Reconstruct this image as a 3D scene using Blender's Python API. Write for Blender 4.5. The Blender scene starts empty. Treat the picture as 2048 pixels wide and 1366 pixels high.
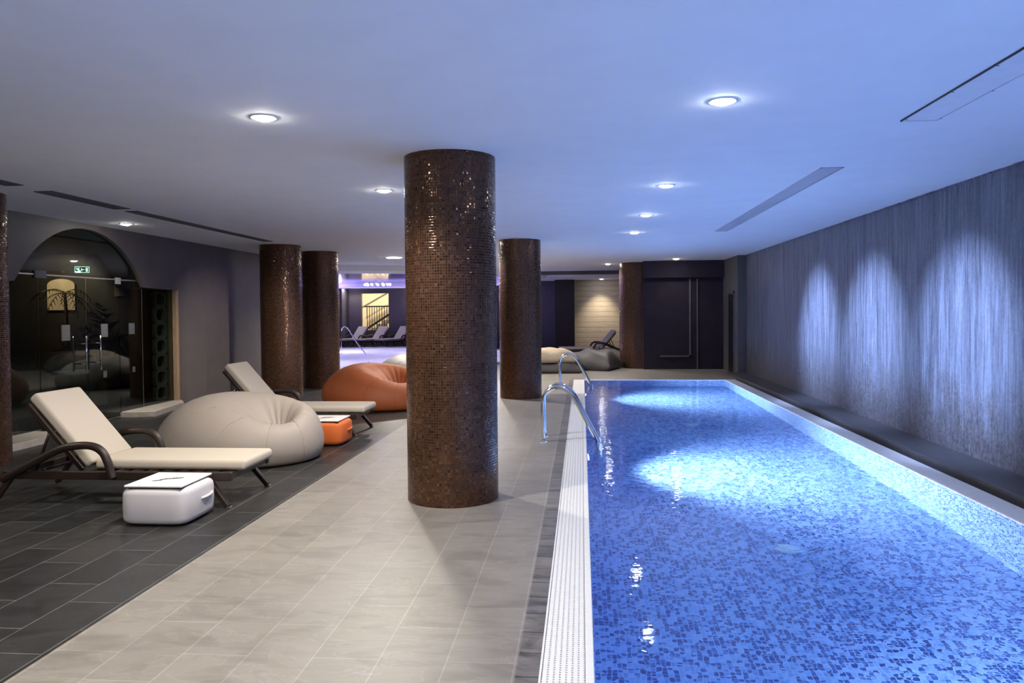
import bpy, bmesh, math, random
from mathutils import Vector, Matrix
random.seed(7)
PI = math.pi
sc = bpy.context.scene
COL = sc.collection
HC = 2.64            # ceiling height
D = bpy.data

# ------------------------------------------------------------------ nodes
def new_mat(name):
    m = D.materials.new(name); m.use_nodes = True
    nt = m.node_tree; nt.nodes.clear()
    out = nt.nodes.new('ShaderNodeOutputMaterial')
    return m, nt, out

class NT:
    def __init__(s, nt): s.nt = nt
    def n(s, typ, **kw):
        x = s.nt.nodes.new(typ)
        for k, v in kw.items():
            if k.startswith('i_'):
                x.inputs[k[2:].replace('_', ' ')].default_value = v
            else: setattr(x, k, v)
        return x
    def l(s, a, b): s.nt.links.new(a, b)
    def math(s, op, a, b=None, c=None, clamp=False):
        x = s.nt.nodes.new('ShaderNodeMath'); x.operation = op; x.use_clamp = clamp
        for i, v in enumerate((a, b, c)):
            if v is None: continue
            if isinstance(v, (int, float)): x.inputs[i].default_value = v
            else: s.l(v, x.inputs[i])
        return x.outputs[0]
    def vmath(s, op, a, b=None):
        x = s.nt.nodes.new('ShaderNodeVectorMath'); x.operation = op
        for i, v in enumerate((a, b)):
            if v is None: continue
            if isinstance(v, (tuple, list)): x.inputs[i].default_value = v
            elif isinstance(v, (int, float)): x.inputs[i].default_value = (v, v, v)
            else: s.l(v, x.inputs[i])
        return x.outputs[0]
    def ramp(s, fac, stops, interp='LINEAR'):
        x = s.nt.nodes.new('ShaderNodeValToRGB'); cr = x.color_ramp; cr.interpolation = interp
        while len(cr.elements) < len(stops): cr.elements.new(0.5)
        for e, (p, c) in zip(cr.elements, stops):
            e.position = p; e.color = tuple(c) + ((1,) if len(c) == 3 else ())
        if fac is not None: s.l(fac, x.inputs[0])
        return x.outputs[0]
    def mix(s, fac, a, b, blend='MIX'):
        x = s.nt.nodes.new('ShaderNodeMix'); x.data_type = 'RGBA'; x.blend_type = blend
        for i, v in ((0, fac), (6, a), (7, b)):
            if isinstance(v, (int, float)): x.inputs[i].default_value = v
            elif isinstance(v, (tuple, list)): x.inputs[i].default_value = tuple(v) + ((1,) if len(v) == 3 else ())
            else: s.l(v, x.inputs[i])
        return x.outputs[2]
    def coords(s, kind='Object'):
        return s.nt.nodes.new('ShaderNodeTexCoord').outputs[kind]
    def mapping(s, vec, scale=(1, 1, 1), loc=(0, 0, 0), rot=(0, 0, 0)):
        x = s.nt.nodes.new('ShaderNodeMapping'); s.l(vec, x.inputs['Vector'])
        x.inputs['Scale'].default_value = scale; x.inputs['Location'].default_value = loc
        x.inputs['Rotation'].default_value = rot
        return x.outputs[0]
    def noise(s, vec, scale=5, detail=3, rough=.5, dist=0):
        x = s.nt.nodes.new('ShaderNodeTexNoise'); s.l(vec, x.inputs['Vector'])
        x.inputs['Scale'].default_value = scale; x.inputs['Detail'].default_value = detail
        x.inputs['Roughness'].default_value = rough; x.inputs['Distortion'].default_value = dist
        return x.outputs['Fac']
    def bump(s, h, strength=.3, dist=.01, normal=None):
        x = s.nt.nodes.new('ShaderNodeBump'); s.l(h, x.inputs['Height'])
        x.inputs['Strength'].default_value = strength; x.inputs['Distance'].default_value = dist
        if normal is not None: s.l(normal, x.inputs['Normal'])
        return x.outputs[0]
    def bsdf(s, out, color=None, rough=.5, metal=0, normal=None, spec=.5, coat=0):
        b = s.nt.nodes.new('ShaderNodeBsdfPrincipled')
        for k, v in (('Base Color', color), ('Roughness', rough), ('Metallic', metal), ('Normal', normal),
                     ('Specular IOR Level', spec), ('Coat Weight', coat)):
            if v is None: continue
            if isinstance(v, (int, float)): b.inputs[k].default_value = v
            elif isinstance(v, (tuple, list)): b.inputs[k].default_value = tuple(v) + ((1,) if len(v) == 3 else ())
            else: s.l(v, b.inputs[k])
        s.l(b.outputs[0], out.inputs[0]); return b

def plain(name, color, rough=.5, metal=0, nscale=20, var=.12, bump=.1, spec=.5, detail=3, stretch=(1, 1, 1)):
    m, nt, out = new_mat(name); N = NT(nt)
    v = N.mapping(N.coords(), stretch)
    f = N.noise(v, nscale, detail)
    c = N.ramp(f, [(.3, [x * (1 - var) for x in color]), (.7, [min(1, x * (1 + var)) for x in color])])
    N.bsdf(out, c, rough, metal, N.bump(f, bump, .004) if bump else None, spec)
    return m

def emit(name, color, strength):
    m, nt, out = new_mat(name); N = NT(nt)
    e = N.n('ShaderNodeEmission'); e.inputs[0].default_value = tuple(color) + (1,); e.inputs[1].default_value = strength
    N.l(e.outputs[0], out.inputs[0]); return m

def mosaic(name, pitch, grout_w, stops, grout_col, rough=.25, metal=0., jitter=.1, spec=.5, wobble=0., grout_rough=.6):
    """square glass tesserae laid out in the UV map (metres)"""
    m, nt, out = new_mat(name); N = NT(nt)
    uv = N.coords('UV')
    if wobble:
        w = N.nt.nodes.new('ShaderNodeTexNoise'); w.inputs['Scale'].default_value = 14; w.inputs['Detail'].default_value = 1
        N.l(uv, w.inputs['Vector'])
        uv = N.vmath('ADD', uv, N.vmath('MULTIPLY', N.vmath('SUBTRACT', w.outputs['Color'], (.5, .5, .5)), (wobble, wobble, 0)))
    p = N.vmath('MULTIPLY', uv, (1 / pitch, 1 / pitch, 0))
    fl = N.vmath('FLOOR', p); fr = N.vmath('FRACTION', p)
    sp = N.n('ShaderNodeSeparateXYZ'); N.l(fr, sp.inputs[0])
    def edge(o):
        return N.math('MINIMUM', o, N.math('SUBTRACT', 1, o))
    e = N.math('MINIMUM', edge(sp.outputs[0]), edge(sp.outputs[1]))
    tile = N.math('GREATER_THAN', e, grout_w / pitch / 2)
    wn = N.n('ShaderNodeTexWhiteNoise', noise_dimensions='2D'); N.l(fl, wn.inputs['Vector'])
    col = N.ramp(wn.outputs['Value'], stops, 'CONSTANT')
    col = N.mix(tile, grout_col, col)
    wn2 = N.n('ShaderNodeTexWhiteNoise', noise_dimensions='2D'); N.l(N.vmath('ADD', fl, (31.7, 11.3, 0)), wn2.inputs['Vector'])
    geo = N.n('ShaderNodeNewGeometry')
    j = N.vmath('MULTIPLY', N.vmath('SUBTRACT', wn2.outputs['Color'], (.5, .5, .5)), (jitter,) * 3)
    nr = N.vmath('NORMALIZE', N.vmath('ADD', geo.outputs['Normal'], j))
    bp = N.bump(N.math('MULTIPLY', N.math('MINIMUM', e, .2), 5), .35, .002, nr)
    r = N.math('ADD', N.math('MULTIPLY', tile, rough - grout_rough), grout_rough)
    N.bsdf(out, col, r, N.math('MULTIPLY', tile, metal), bp, spec)
    return m

def tiles(name, c1, c2, grout, rough, off=(0, 0, 0), veins=(.5, .5, .5), vein_amt=.1, gsize=.003, bump=.25, w=.57):
    """stone planks 0.57 x 0.2845 laid lengthwise along Y"""
    m, nt, out = new_mat(name); N = NT(nt)
    o = N.coords()
    sp = N.n('ShaderNodeSeparateXYZ'); N.l(o, sp.inputs[0])
    cb = N.n('ShaderNodeCombineXYZ'); N.l(N.math('ADD', sp.outputs[1], off[1]), cb.inputs[0]); N.l(N.math('ADD', sp.outputs[0], off[0]), cb.inputs[1])
    br = N.n('ShaderNodeTexBrick', offset=.43, offset_frequency=2, squash=1)
    N.l(cb.outputs[0], br.inputs['Vector'])
    br.inputs['Scale'].default_value = 1; br.inputs['Brick Width'].default_value = w; br.inputs['Row Height'].default_value = .2845
    br.inputs['Mortar Size'].default_value = gsize; br.inputs['Mortar Smooth'].default_value = .15; br.inputs['Bias'].default_value = 0
    br.inputs['Color1'].default_value = tuple(c1) + (1,); br.inputs['Color2'].default_value = tuple(c2) + (1,)
    br.inputs['Mortar'].default_value = tuple(grout) + (1,)
    v1 = N.noise(N.mapping(o, (1, 2.2, 1)), 2.4, 6, .62, 1.2)
    v2 = N.noise(N.mapping(o, (.6, 2.6, 1)), 7, 5, .6, .6)
    f = N.math('ADD', N.math('MULTIPLY', v1, .6), N.math('MULTIPLY', v2, .4))
    k = N.ramp(f, [(.36, (1 - vein_amt * 1.6,) * 3), (.5, (1, 1, 1)), (.62, (1 + vein_amt,) * 3)])
    col = N.mix(1, br.outputs['Color'], k, 'MULTIPLY')
    vein = N.ramp(v1, [(.49, (0, 0, 0)), (.505, (1, 1, 1)), (.52, (0, 0, 0))])
    col = N.mix(N.math('MULTIPLY', vein, .10), col, veins)
    h = N.math('SUBTRACT', N.math('MULTIPLY', f, .5), N.math('MULTIPLY', br.outputs['Fac'], .6))
    r = N.math('ADD', rough, N.math('MULTIPLY', f, .2))
    N.bsdf(out, col, r, 0, N.bump(h, bump, .004), .45)
    return m

# ------------------------------------------------------------------ materials
M = {}
M['ceiling'] = plain('white_plaster', (.86, .86, .86), .8, nscale=3, var=.02, bump=.02)
M['taupe'] = plain('taupe_plaster', (.095, .082, .078), .55, nscale=4, var=.08, bump=.04)
M['grey_wall'] = plain('grey_plaster', (.10, .095, .10), .6, nscale=5, var=.08, bump=.04)
M['violet_wall'] = plain('dark_aubergine_paint', (.062, .053, .08), .5, nscale=5, var=.08, bump=.04)
M['panel_wall'] = plain('dark_violet_panelling', (.028, .023, .036), .85, nscale=5, var=.08, bump=.04, spec=.15)
M['cream_wall'] = plain('cream_plaster', (.72, .64, .48), .7, nscale=5, var=.04, bump=.03)
M['light_deck'] = tiles('light_stone_tiles', (.190, .176, .154), (.218, .201, .177), (.29, .268, .24), .33, off=(.286, .35, 0), veins=(.62, .59, .54), vein_amt=.13, gsize=.0028)
M['dark_deck'] = tiles('dark_slate_tiles', (.0145, .015, .016), (.028, .028, .028), (.125, .125, .12), .30, off=(.322, .15, 0), veins=(.1, .1, .1), vein_amt=.2, gsize=.003)
M['strip'] = tiles('dark_slate_strip', (.11, .105, .10), (.16, .15, .14), (.03, .03, .03), .35, off=(.28, .1, 0), veins=(.35, .34, .32), vein_amt=.4, gsize=.004, bump=.6, w=.21)
M['ledge'] = plain('slate_ledge', (.055, .053, .055), .4, nscale=6, var=.15, bump=.1)
M['coping'] = plain('pale_coping_stone', (.74, .73, .70), .4, nscale=20, var=.05, bump=.03)
M['white_plastic'] = plain('white_plastic', (.80, .80, .78), .35, nscale=30, var=.03, bump=.02)
M['inlet'] = plain('pale_blue_plastic', (.22, .42, .62), .4, nscale=30, var=.05, bump=.02)
M['brown_mosaic'] = mosaic('bronze_glass_mosaic', .0205, .0032,
    [(0, (.085, .036, .018)), (.3, (.105, .045, .022)), (.55, (.125, .056, .027)), (.80, (.155, .074, .036)), (.93, (.05, .023, .015)), (.975, (.20, .105, .05))],
    (.035, .018, .013), rough=.13, metal=.6, jitter=.12)
M['pool_mosaic'] = mosaic('blue_glass_mosaic', .030, .0045,
    [(0, (.009, .042, .22)), (.30, (.016, .070, .31)), (.48, (.115, .265, .60)), (.74, (.145, .31, .64)), (.90, (.08, .20, .52))],
    (.17, .34, .68), rough=.35, metal=0, jitter=.02, wobble=.0)
M['chrome'] = plain('polished_steel', (.78, .78, .80), .08, 1, nscale=40, var=.02, bump=.0)
M['brushed'] = plain('brushed_steel', (.6, .6, .62), .25, 1, nscale=60, var=.03, bump=.0)
M['rattan'] = plain('dark_brown_rattan', (.024, .014, .011), .42, nscale=120, var=.35, bump=.3)
M['cushion'] = plain('cream_canvas', (.50, .44, .36), .85, nscale=260, var=.05, bump=.15)
M['bag_beige'] = plain('taupe_bag_fabric', (.31, .268, .232), .62, nscale=300, var=.04, bump=.12)
M['bag_orange'] = plain('orange_bag_fabric', (.42, .105, .026), .6, nscale=300, var=.05, bump=.12)
M['bag_grey'] = plain('grey_bag_fabric', (.22, .208, .19), .6, nscale=300, var=.05, bump=.12)
M['pouf_white'] = plain('white_pouf_fabric', (.54, .525, .55), .75, nscale=300, var=.03, bump=.12)
M['pouf_orange'] = plain('orange_pouf_fabric', (.62, .13, .022), .7, nscale=300, var=.05, bump=.12)
M['board'] = plain('white_lacquer_board', (.84, .82, .80), .35, nscale=10, var=.01, bump=.0)
M['black'] = plain('black_lacquer', (.012, .012, .012), .4, nscale=10, var=.1, bump=0)
M['dark_fabric'] = plain('charcoal_fabric', (.055, .05, .05), .75, nscale=250, var=.15, bump=.2)
M['slate_fabric'] = plain('slate_grey_fabric', (.075, .07, .073), .6, nscale=250, var=.1, bump=.2)
M['knit'] = plain('beige_knit_fabric', (.38, .31, .23), .9, nscale=90, var=.3, bump=.8)
M['grille'] = plain('grey_grille_metal', (.56, .55, .58), .5, nscale=30, var=.06, bump=.02)
M['dark_grille'] = plain('dark_grille_metal', (.10, .10, .105), .5, nscale=30, var=.06, bump=.02)
M['panel'] = plain('ceiling_access_panel', (.80, .80, .81), .6, nscale=10, var=.03, bump=.02)
M['lamp'] = emit('downlight_glow', (1, .95, .86), 150)
M['lamp_blue'] = emit('cool_downlight_glow', (.86, .93, 1), 150)
M['pool_lamp'] = emit('pool_lamp_glow', (.75, .88, 1), 12)
M['led'] = emit('violet_led_glow', (.30, .22, 1), 2.2)
M['bulb'] = emit('warm_bulb_glow', (1, .85, .75), 22)
M['exit'] = emit('exit_sign_glow', (.60, .95, .78), 3.2)
M['exit_dark'] = plain('exit_sign_green', (.004, .05, .03), .5, bump=0)
M['paper'] = plain('notice_paper', (.11, .113, .116), .8, nscale=60, var=.05, bump=0)
M['print'] = plain('grey_print', (.22, .22, .22), .8, bump=0)
M['sill'] = plain('pale_sill_stone', (.55, .50, .43), .5, nscale=14, var=.1, bump=.08)
M['wood'] = plain('warm_wood', (.30, .21, .13), .45, nscale=8, var=.2, bump=.1, stretch=(8, 8, 1))
M['dark_room'] = plain('dark_spa_wall', (.017, .014, .012), .6, nscale=6, var=.2, bump=.1)
M['spa_stone'] = plain('spa_bench_stone', (.16, .145, .13), .6, nscale=10, var=.2, bump=.2)
M['spa_warm'] = plain('ochre_plaster', (.52, .40, .27), .8, nscale=5, var=.12, bump=.2)
M['lattice'] = plain('pale_green_lattice', (.28, .29, .25), .5, nscale=10, var=.1, bump=.05)
M['leaf'] = plain('dark_palm_leaf', (.025, .035, .015), .5, nscale=30, var=.3, bump=.1)
M['trunk'] = plain('palm_trunk', (.06, .04, .025), .8, nscale=40, var=.4, bump=.5)
M['pot'] = plain('dark_clay_pot', (.05, .035, .028), .6, nscale=20, var=.2, bump=.1)
M['white_stone'] = plain('white_pool_stone', (.78, .78, .80), .35, nscale=12, var=.03, bump=.02)
M['violet_membrane'] = plain('glossy_stretch_ceiling', (.10, .085, .22), .08, nscale=3, var=.02, bump=0, spec=1.0)
M['stair'] = plain('stair_concrete', (.50, .44, .34), .7, nscale=8, var=.06, bump=.05)
M['grey_cushion'] = plain('grey_lilac_canvas', (.40, .37, .40), .85, nscale=260, var=.05, bump=.15)

def mat_planks():
    m, nt, out = new_mat('beige_horizontal_planks'); N = NT(nt)
    o = N.coords(); sp = N.n('ShaderNodeSeparateXYZ'); N.l(o, sp.inputs[0])
    fz = N.math('FRACT', N.math('MULTIPLY', sp.outputs[2], 1 / .20))
    groove = N.math('LESS_THAN', fz, .06)
    f = N.noise(N.mapping(o, (1, 1, 9)), 3, 5, .6)
    c = N.ramp(f, [(.3, (.40, .34, .27)), (.7, (.52, .45, .37))])
    c = N.mix(groove, c, (.20, .17, .13))
    N.bsdf(out, c, .5, 0, N.bump(N.math('SUBTRACT', 1, groove), .5, .01)); return m
M['planks'] = mat_planks()

def mat_stonewall():
    m, nt, out = new_mat('vertically_combed_dark_stone'); N = NT(nt)
    o = N.coords()
    a = N.noise(N.mapping(o, (1, 34, 1.6)), 1, 7, .72, .25)
    b = N.noise(N.mapping(o, (1, 9, .55)), 1, 5, .6, .4)
    cth = N.noise(o, 34, 5, .75)
    f = N.math('ADD', N.math('MULTIPLY', a, .55), N.math('ADD', N.math('MULTIPLY', b, .25), N.math('MULTIPLY', cth, .2)))
    c = N.ramp(f, [(.36, (.030, .033, .045)), (.47, (.10, .11, .14)), (.56, (.18, .20, .25)), (.70, (.34, .37, .44))])
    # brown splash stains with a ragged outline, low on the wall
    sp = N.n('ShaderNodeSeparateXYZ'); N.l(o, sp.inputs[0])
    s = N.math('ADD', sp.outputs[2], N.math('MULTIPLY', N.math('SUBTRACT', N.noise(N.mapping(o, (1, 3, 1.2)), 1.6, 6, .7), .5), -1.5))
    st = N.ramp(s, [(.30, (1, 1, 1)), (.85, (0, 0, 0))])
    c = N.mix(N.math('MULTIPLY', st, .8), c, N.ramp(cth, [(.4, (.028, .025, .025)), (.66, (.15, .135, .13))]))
    N.bsdf(out, c, .38, 0, N.bump(f, .9, .02), .5); return m
M['stonewall'] = mat_stonewall()

def mat_water(name, tint, bump, refr=.55, ior=1.10, scale=11):
    m, nt, out = new_mat(name); N = NT(nt)
    o = N.coords()
    w = N.math('ADD', N.math('MULTIPLY', N.noise(N.mapping(o, (1, 1.25, 1)), scale, 2, .5, .3), 1),
               N.math('MULTIPLY', N.noise(o, scale * .35, 1, .5), .8))
    sp = N.n('ShaderNodeSeparateXYZ'); N.l(o, sp.inputs[0])
    q = N.math('ADD', sp.outputs[1], N.math('MULTIPLY', sp.outputs[0], .9))
    amp = N.ramp(N.math('ADD', N.math('MULTIPLY', q, .1), N.math('MULTIPLY', N.noise(o, .9, 2), .15)), [(.50, (.42, .42, .42)), (.95, (1.25, 1.25, 1.25))])
    nb = N.bump(N.math('MULTIPLY', w, amp), bump, .02)
    rf = N.n('ShaderNodeBsdfRefraction'); rf.inputs['Color'].default_value = tuple(tint) + (1,); rf.inputs['IOR'].default_value = ior
    rf.inputs['Roughness'].default_value = 0; N.l(nb, rf.inputs['Normal'])
    tr = N.n('ShaderNodeBsdfTransparent'); tr.inputs[0].default_value = tuple(tint) + (1,)
    gl = N.n('ShaderNodeBsdfGlossy'); gl.inputs['Roughness'].default_value = .03; N.l(nb, gl.inputs['Normal'])
    m1 = N.n('ShaderNodeMixShader'); m1.inputs[0].default_value = refr; N.l(tr.outputs[0], m1.inputs[1]); N.l(rf.outputs[0], m1.inputs[2])
    fr = N.n('ShaderNodeFresnel'); fr.inputs['IOR'].default_value = 1.33; N.l(nb, fr.inputs['Normal'])
    m2 = N.n('ShaderNodeMixShader'); N.l(fr.outputs[0], m2.inputs[0]); N.l(m1.outputs[0], m2.inputs[1]); N.l(gl.outputs[0], m2.inputs[2])
    N.l(m2.outputs[0], out.inputs[0]); return m
M['water'] = mat_water('rippled_pool_water', (.90, .95, 1), .13, 1.0, 1.33)
def mat_foam():
    m, nt, out = new_mat('foaming_spa_water'); N = NT(nt)
    f = N.noise(N.coords(), 5, 5, .6); c = N.ramp(f, [(.3, (.84, .84, .90)), (.7, (.95, .95, .97))])
    tl = N.n('ShaderNodeBsdfTranslucent'); N.l(c, tl.inputs[0]); df = N.n('ShaderNodeBsdfDiffuse'); N.l(c, df.inputs[0])
    mx = N.n('ShaderNodeMixShader'); mx.inputs[0].default_value = .3; N.l(tl.outputs[0], mx.inputs[1]); N.l(df.outputs[0], mx.inputs[2])
    gl = N.n('ShaderNodeBsdfGlossy'); gl.inputs['Roughness'].default_value = .25
    m2 = N.n('ShaderNodeMixShader'); m2.inputs[0].default_value = .06; N.l(mx.outputs[0], m2.inputs[1]); N.l(gl.outputs[0], m2.inputs[2])
    N.l(m2.outputs[0], out.inputs[0]); return m
M['spa_water'] = mat_foam()

def mat_glass():
    m, nt, out = new_mat('clear_dark_glass'); N = NT(nt)
    f = N.noise(N.coords(), 3, 3)
    tr = N.n('ShaderNodeBsdfTransparent'); N.l(N.ramp(f, [(.3, (.50, .55, .54)), (.7, (.56, .60, .59))]), tr.inputs[0])
    gl = N.n('ShaderNodeBsdfGlossy'); gl.inputs['Roughness'].default_value = .02
    fr = N.n('ShaderNodeFresnel'); gg = N.n('ShaderNodeNewGeometry'); N.l(N.math('SUBTRACT', 1.5, N.math('MULTIPLY', gg.outputs['Backfacing'], .8333)), fr.inputs['IOR'])
    mx = N.n('ShaderNodeMixShader'); N.l(fr.outputs[0], mx.inputs[0]); N.l(tr.outputs[0], mx.inputs[1]); N.l(gl.outputs[0], mx.inputs[2])
    N.l(mx.outputs[0], out.inputs[0]); return m
M['glass'] = mat_glass()

# ------------------------------------------------------------------ geometry helpers
def BM():
    bm = bmesh.new(); return bm
def box(bm, x0, x1, y0, y1, z0, z1):
    v = [bm.verts.new(p) for p in ((x0, y0, z0), (x1, y0, z0), (x1, y1, z0), (x0, y1, z0), (x0, y0, z1), (x1, y0, z1), (x1, y1, z1), (x0, y1, z1))]
    for f in ((0, 3, 2, 1), (4, 5, 6, 7), (0, 1, 5, 4), (1, 2, 6, 5), (2, 3, 7, 6), (3, 0, 4, 7)):
        bm.faces.new([v[i] for i in f])
    return v
def obox(bm, p, q, w, t, up=(0, 0, 1)):
    """bar from p to q, width w (sideways), thickness t (towards up)"""
    p, q, up = Vector(p), Vector(q), Vector(up)
    d = (q - p).normalized(); s = d.cross(up).normalized(); u = s.cross(d)
    vs = []
    for c in (p, q):
        for a, b in ((-1, -1), (1, -1), (1, 1), (-1, 1)):
            vs.append(bm.verts.new(c + s * (a * w / 2) + u * (b * t / 2)))
    for f in ((0, 3, 2, 1), (4, 5, 6, 7), (0, 1, 5, 4), (1, 2, 6, 5), (2, 3, 7, 6), (3, 0, 4, 7)):
        bm.faces.new([vs[i] for i in f])
def catmull(pts, k=6):
    pts = [Vector(p) for p in pts]; out = []
    for i in range(len(pts) - 1):
        p0 = pts[max(i - 1, 0)]; p1 = pts[i]; p2 = pts[i + 1]; p3 = pts[min(i + 2, len(pts) - 1)]
        for j in range(k):
            t = j / k
            out.append(.5 * ((2 * p1) + (p2 - p0) * t + (2 * p0 - 5 * p1 + 4 * p2 - p3) * t * t + (3 * p1 - p0 - 3 * p2 + p3) * t ** 3))
    out.append(pts[-1]); return out
def tube(bm, pts, r, seg=10, r2=None, cap=True):
    pts = [Vector(p) for p in pts]; n = len(pts); rings = []
    d0 = (pts[1] - pts[0]).normalized(); ref = Vector((0, 1, 0)) if abs(d0.y) < .9 else Vector((1, 0, 0))
    for i, p in enumerate(pts):
        d = (pts[min(i + 1, n - 1)] - pts[max(i - 1, 0)]).normalized()
        s = d.cross(ref).normalized(); u = s.cross(d).normalized()
        rr = r if r2 is None else r + (r2 - r) * i / (n - 1)
        ry = rr if not isinstance(rr, tuple) else rr[1]
        rings.append([bm.verts.new(p + s * rr * math.cos(2 * PI * k / seg) + u * ry * math.sin(2 * PI * k / seg)) for k in range(seg)])
    for a, b in zip(rings, rings[1:]):
        for k in range(seg):
            bm.faces.new((a[k], a[(k + 1) % seg], b[(k + 1) % seg], b[k]))
    if cap:
        bm.faces.new(rings[0][::-1]); bm.faces.new(rings[-1])
def lathe(bm, prof, seg=32, cx=0, cy=0, a0=0, a1=2 * PI):
    full = abs(a1 - a0 - 2 * PI) < 1e-6; n = seg if full else seg + 1; rings = []
    for r, z in prof:
        rings.append([bm.verts.new((cx + r * math.cos(a0 + (a1 - a0) * k / seg), cy + r * math.sin(a0 + (a1 - a0) * k / seg), z)) for k in range(n)])
    for a, b in zip(rings, rings[1:]):
        for k in range(seg):
            k2 = (k + 1) % n
            try: bm.faces.new((a[k], a[k2], b[k2], b[k]))
            except ValueError: pass
def prism(bm, poly, z0, z1):
    a = [bm.verts.new((x, y, z0)) for x, y in poly]; b = [bm.verts.new((x, y, z1)) for x, y in poly]
    bm.faces.new(a[::-1]); bm.faces.new(b); n = len(poly)
    for i in range(n): bm.faces.new((a[i], a[(i + 1) % n], b[(i + 1) % n], b[i]))
def prism_x(bm, poly, x0, x1):
    """poly in (y,z) pushed along x"""
    a = [bm.verts.new((x0, y, z)) for y, z in poly]; b = [bm.verts.new((x1, y, z)) for y, z in poly]
    bm.faces.new(a[::-1]); bm.faces.new(b); n = len(poly)
    for i in range(n): bm.faces.new((a[i], a[(i + 1) % n], b[(i + 1) % n], b[i]))
def obj(name, bm, m, parent=None, smooth=False, bevel=0, bseg=3, sub=0, weld=False):
    if weld: bmesh.ops.remove_doubles(bm, verts=bm.verts, dist=1e-5)
    bmesh.ops.recalc_face_normals(bm, faces=bm.faces)
    me = D.meshes.new(name); bm.to_mesh(me); bm.free()
    if m is not None: me.materials.append(m)
    if smooth: me.shade_smooth()
    o = D.objects.new(name, me); COL.objects.link(o)
    if parent is not None: o.parent = parent
    if bevel:
        b = o.modifiers.new('bevel', 'BEVEL'); b.width = bevel; b.segments = bseg; b.limit_method = 'ANGLE'; b.angle_limit = .6
        me.shade_smooth()
        try: o.modifiers.new('wn', 'WEIGHTED_NORMAL')
        except Exception: pass
    if sub:
        s = o.modifiers.new('sub', 'SUBSURF'); s.levels = sub; s.render_levels = sub; me.shade_smooth()
    return o
def thing(name, label, cat, loc=(0, 0, 0), rotz=0, group=None):
    o = D.objects.new(name, None); COL.objects.link(o); o.empty_display_size = .1
    o.location = loc; o.rotation_euler = (0, 0, rotz)
    o['label'] = label; o['category'] = cat
    if group: o['group'] = group
    return o
def tag(o, label, cat, group=None):
    o['label'] = label; o['category'] = cat
    if group: o['group'] = group
    return o
def struct(name, bm, m, **k):
    o = obj(name, bm, m, **k); o['kind'] = 'structure'; return o
def dup(root, loc, rotz=None, label=None, group=None, remat=None):
    r = root.copy(); COL.objects.link(r); r.location = loc
    if rotz is not None: r.rotation_euler = (0, 0, rotz)
    if label: r['label'] = label
    if group: r['group'] = group
    def cp(ch, par):
        c = ch.copy(); COL.objects.link(c); c.parent = par
        if remat and c.type == 'MESH' and c.data.materials and c.data.materials[0].name in remat:
            c.data = c.data.copy(); c.data.materials[0] = remat[c.data.materials[0].name]
        for g in ch.children: cp(g, c)
    for ch in list(root.children): cp(ch, r)
    return r

# ------------------------------------------------------------------ camera
H = 1.45
f, yaw, pitch, roll, cx, cy = 1512.4586, -0.0840819, -0.0210138, -0.0089995, 1036.473, 654.303
fw = Vector((math.sin(yaw) * math.cos(pitch), math.cos(yaw) * math.cos(pitch), math.sin(pitch)))
r0 = Vector((math.cos(yaw), -math.sin(yaw), 0)); u0 = r0.cross(fw)
rr = r0 * math.cos(roll) + u0 * math.sin(roll); uu = -r0 * math.sin(roll) + u0 * math.cos(roll)
cam = D.cameras.new('camera'); co = D.objects.new('camera', cam); COL.objects.link(co)
mt = Matrix((rr, uu, -fw)).transposed().to_4x4(); mt.translation = Vector((0, 0, H)); co.matrix_world = mt
cam.sensor_width = 36; cam.lens = f / 2048 * 36; cam.shift_x = (1024 - cx) / 2048; cam.shift_y = (cy - 683) / 2048
cam.clip_start = .05; cam.clip_end = 200
sc.camera = co

# ------------------------------------------------------------------ room shell
PX0, PX1, PY0, PY1 = .041, 2.93, -4.4, 15.85      # pool water edges
XL, XR = -6.42, 3.60

# floor: light deck with the pool cut out, dark slate on the left
bm = BM()
def quad(bm, x0, x1, y0, y1, z=0, mi=0):
    fce = bm.faces.new([bm.verts.new(p) for p in ((x0, y0, z), (x1, y0, z), (x1, y1, z), (x0, y1, z))]); fce.material_index = mi
quad(bm, -2.29, -.275, -5, PY1, 0, 0)
quad(bm, -2.29, 3.6, PY1, 20.5, .002, 0)
quad(bm, -.275, 3.6, -5, PY0, 0, 0)
quad(bm, 3.22, 3.6, PY0, PY1, 0, 1)
# dark part, leaving out the round whirlpool (centre -7.6,24.5 r 6)
quad(bm, XL - .4, -2.29, -5, 16.0, 0, 1)
WC, WR = (-7.6, 24.6), 6.0
seg = 64
ring = [(WC[0] + WR * math.cos(2 * PI * k / seg), WC[1] + WR * math.sin(2 * PI * k / seg)) for k in range(seg)]
def sq(k):
    a = 2 * PI * k / seg; c, s = math.cos(a), math.sin(a); q = max(abs(c), abs(s))
    x, y = WC[0] + 8.6 * c / q, WC[1] + 8.6 * s / q
    return x, y
for k in range(seg):
    a, b = ring[k], ring[(k + 1) % seg]; c_, d_ = sq(k), sq(k + 1)
    fc = bm.faces.new([bm.verts.new((p[0], p[1], 0)) for p in (a, c_, d_, b)]); fc.material_index = 1
quad(bm, 1.0, 1.7, 20.5, 30.2, 0, 1)
quad(bm, -2.29, 1.0, 20.5, 16.0, 0, 1) if False else None
quad(bm, 1.0, 3.7, 18.6, 20.5, -.001, 1)
fl = struct('floor', bm, M['light_deck']); fl.data.materials.append(M['dark_deck'])
for p in fl.data.polygons:
    pass
# ceiling
bm = BM(); box(bm, -18, 4.2, -5, 37, HC, HC + .2)
struct('ceiling', bm, M['ceiling'])

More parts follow.
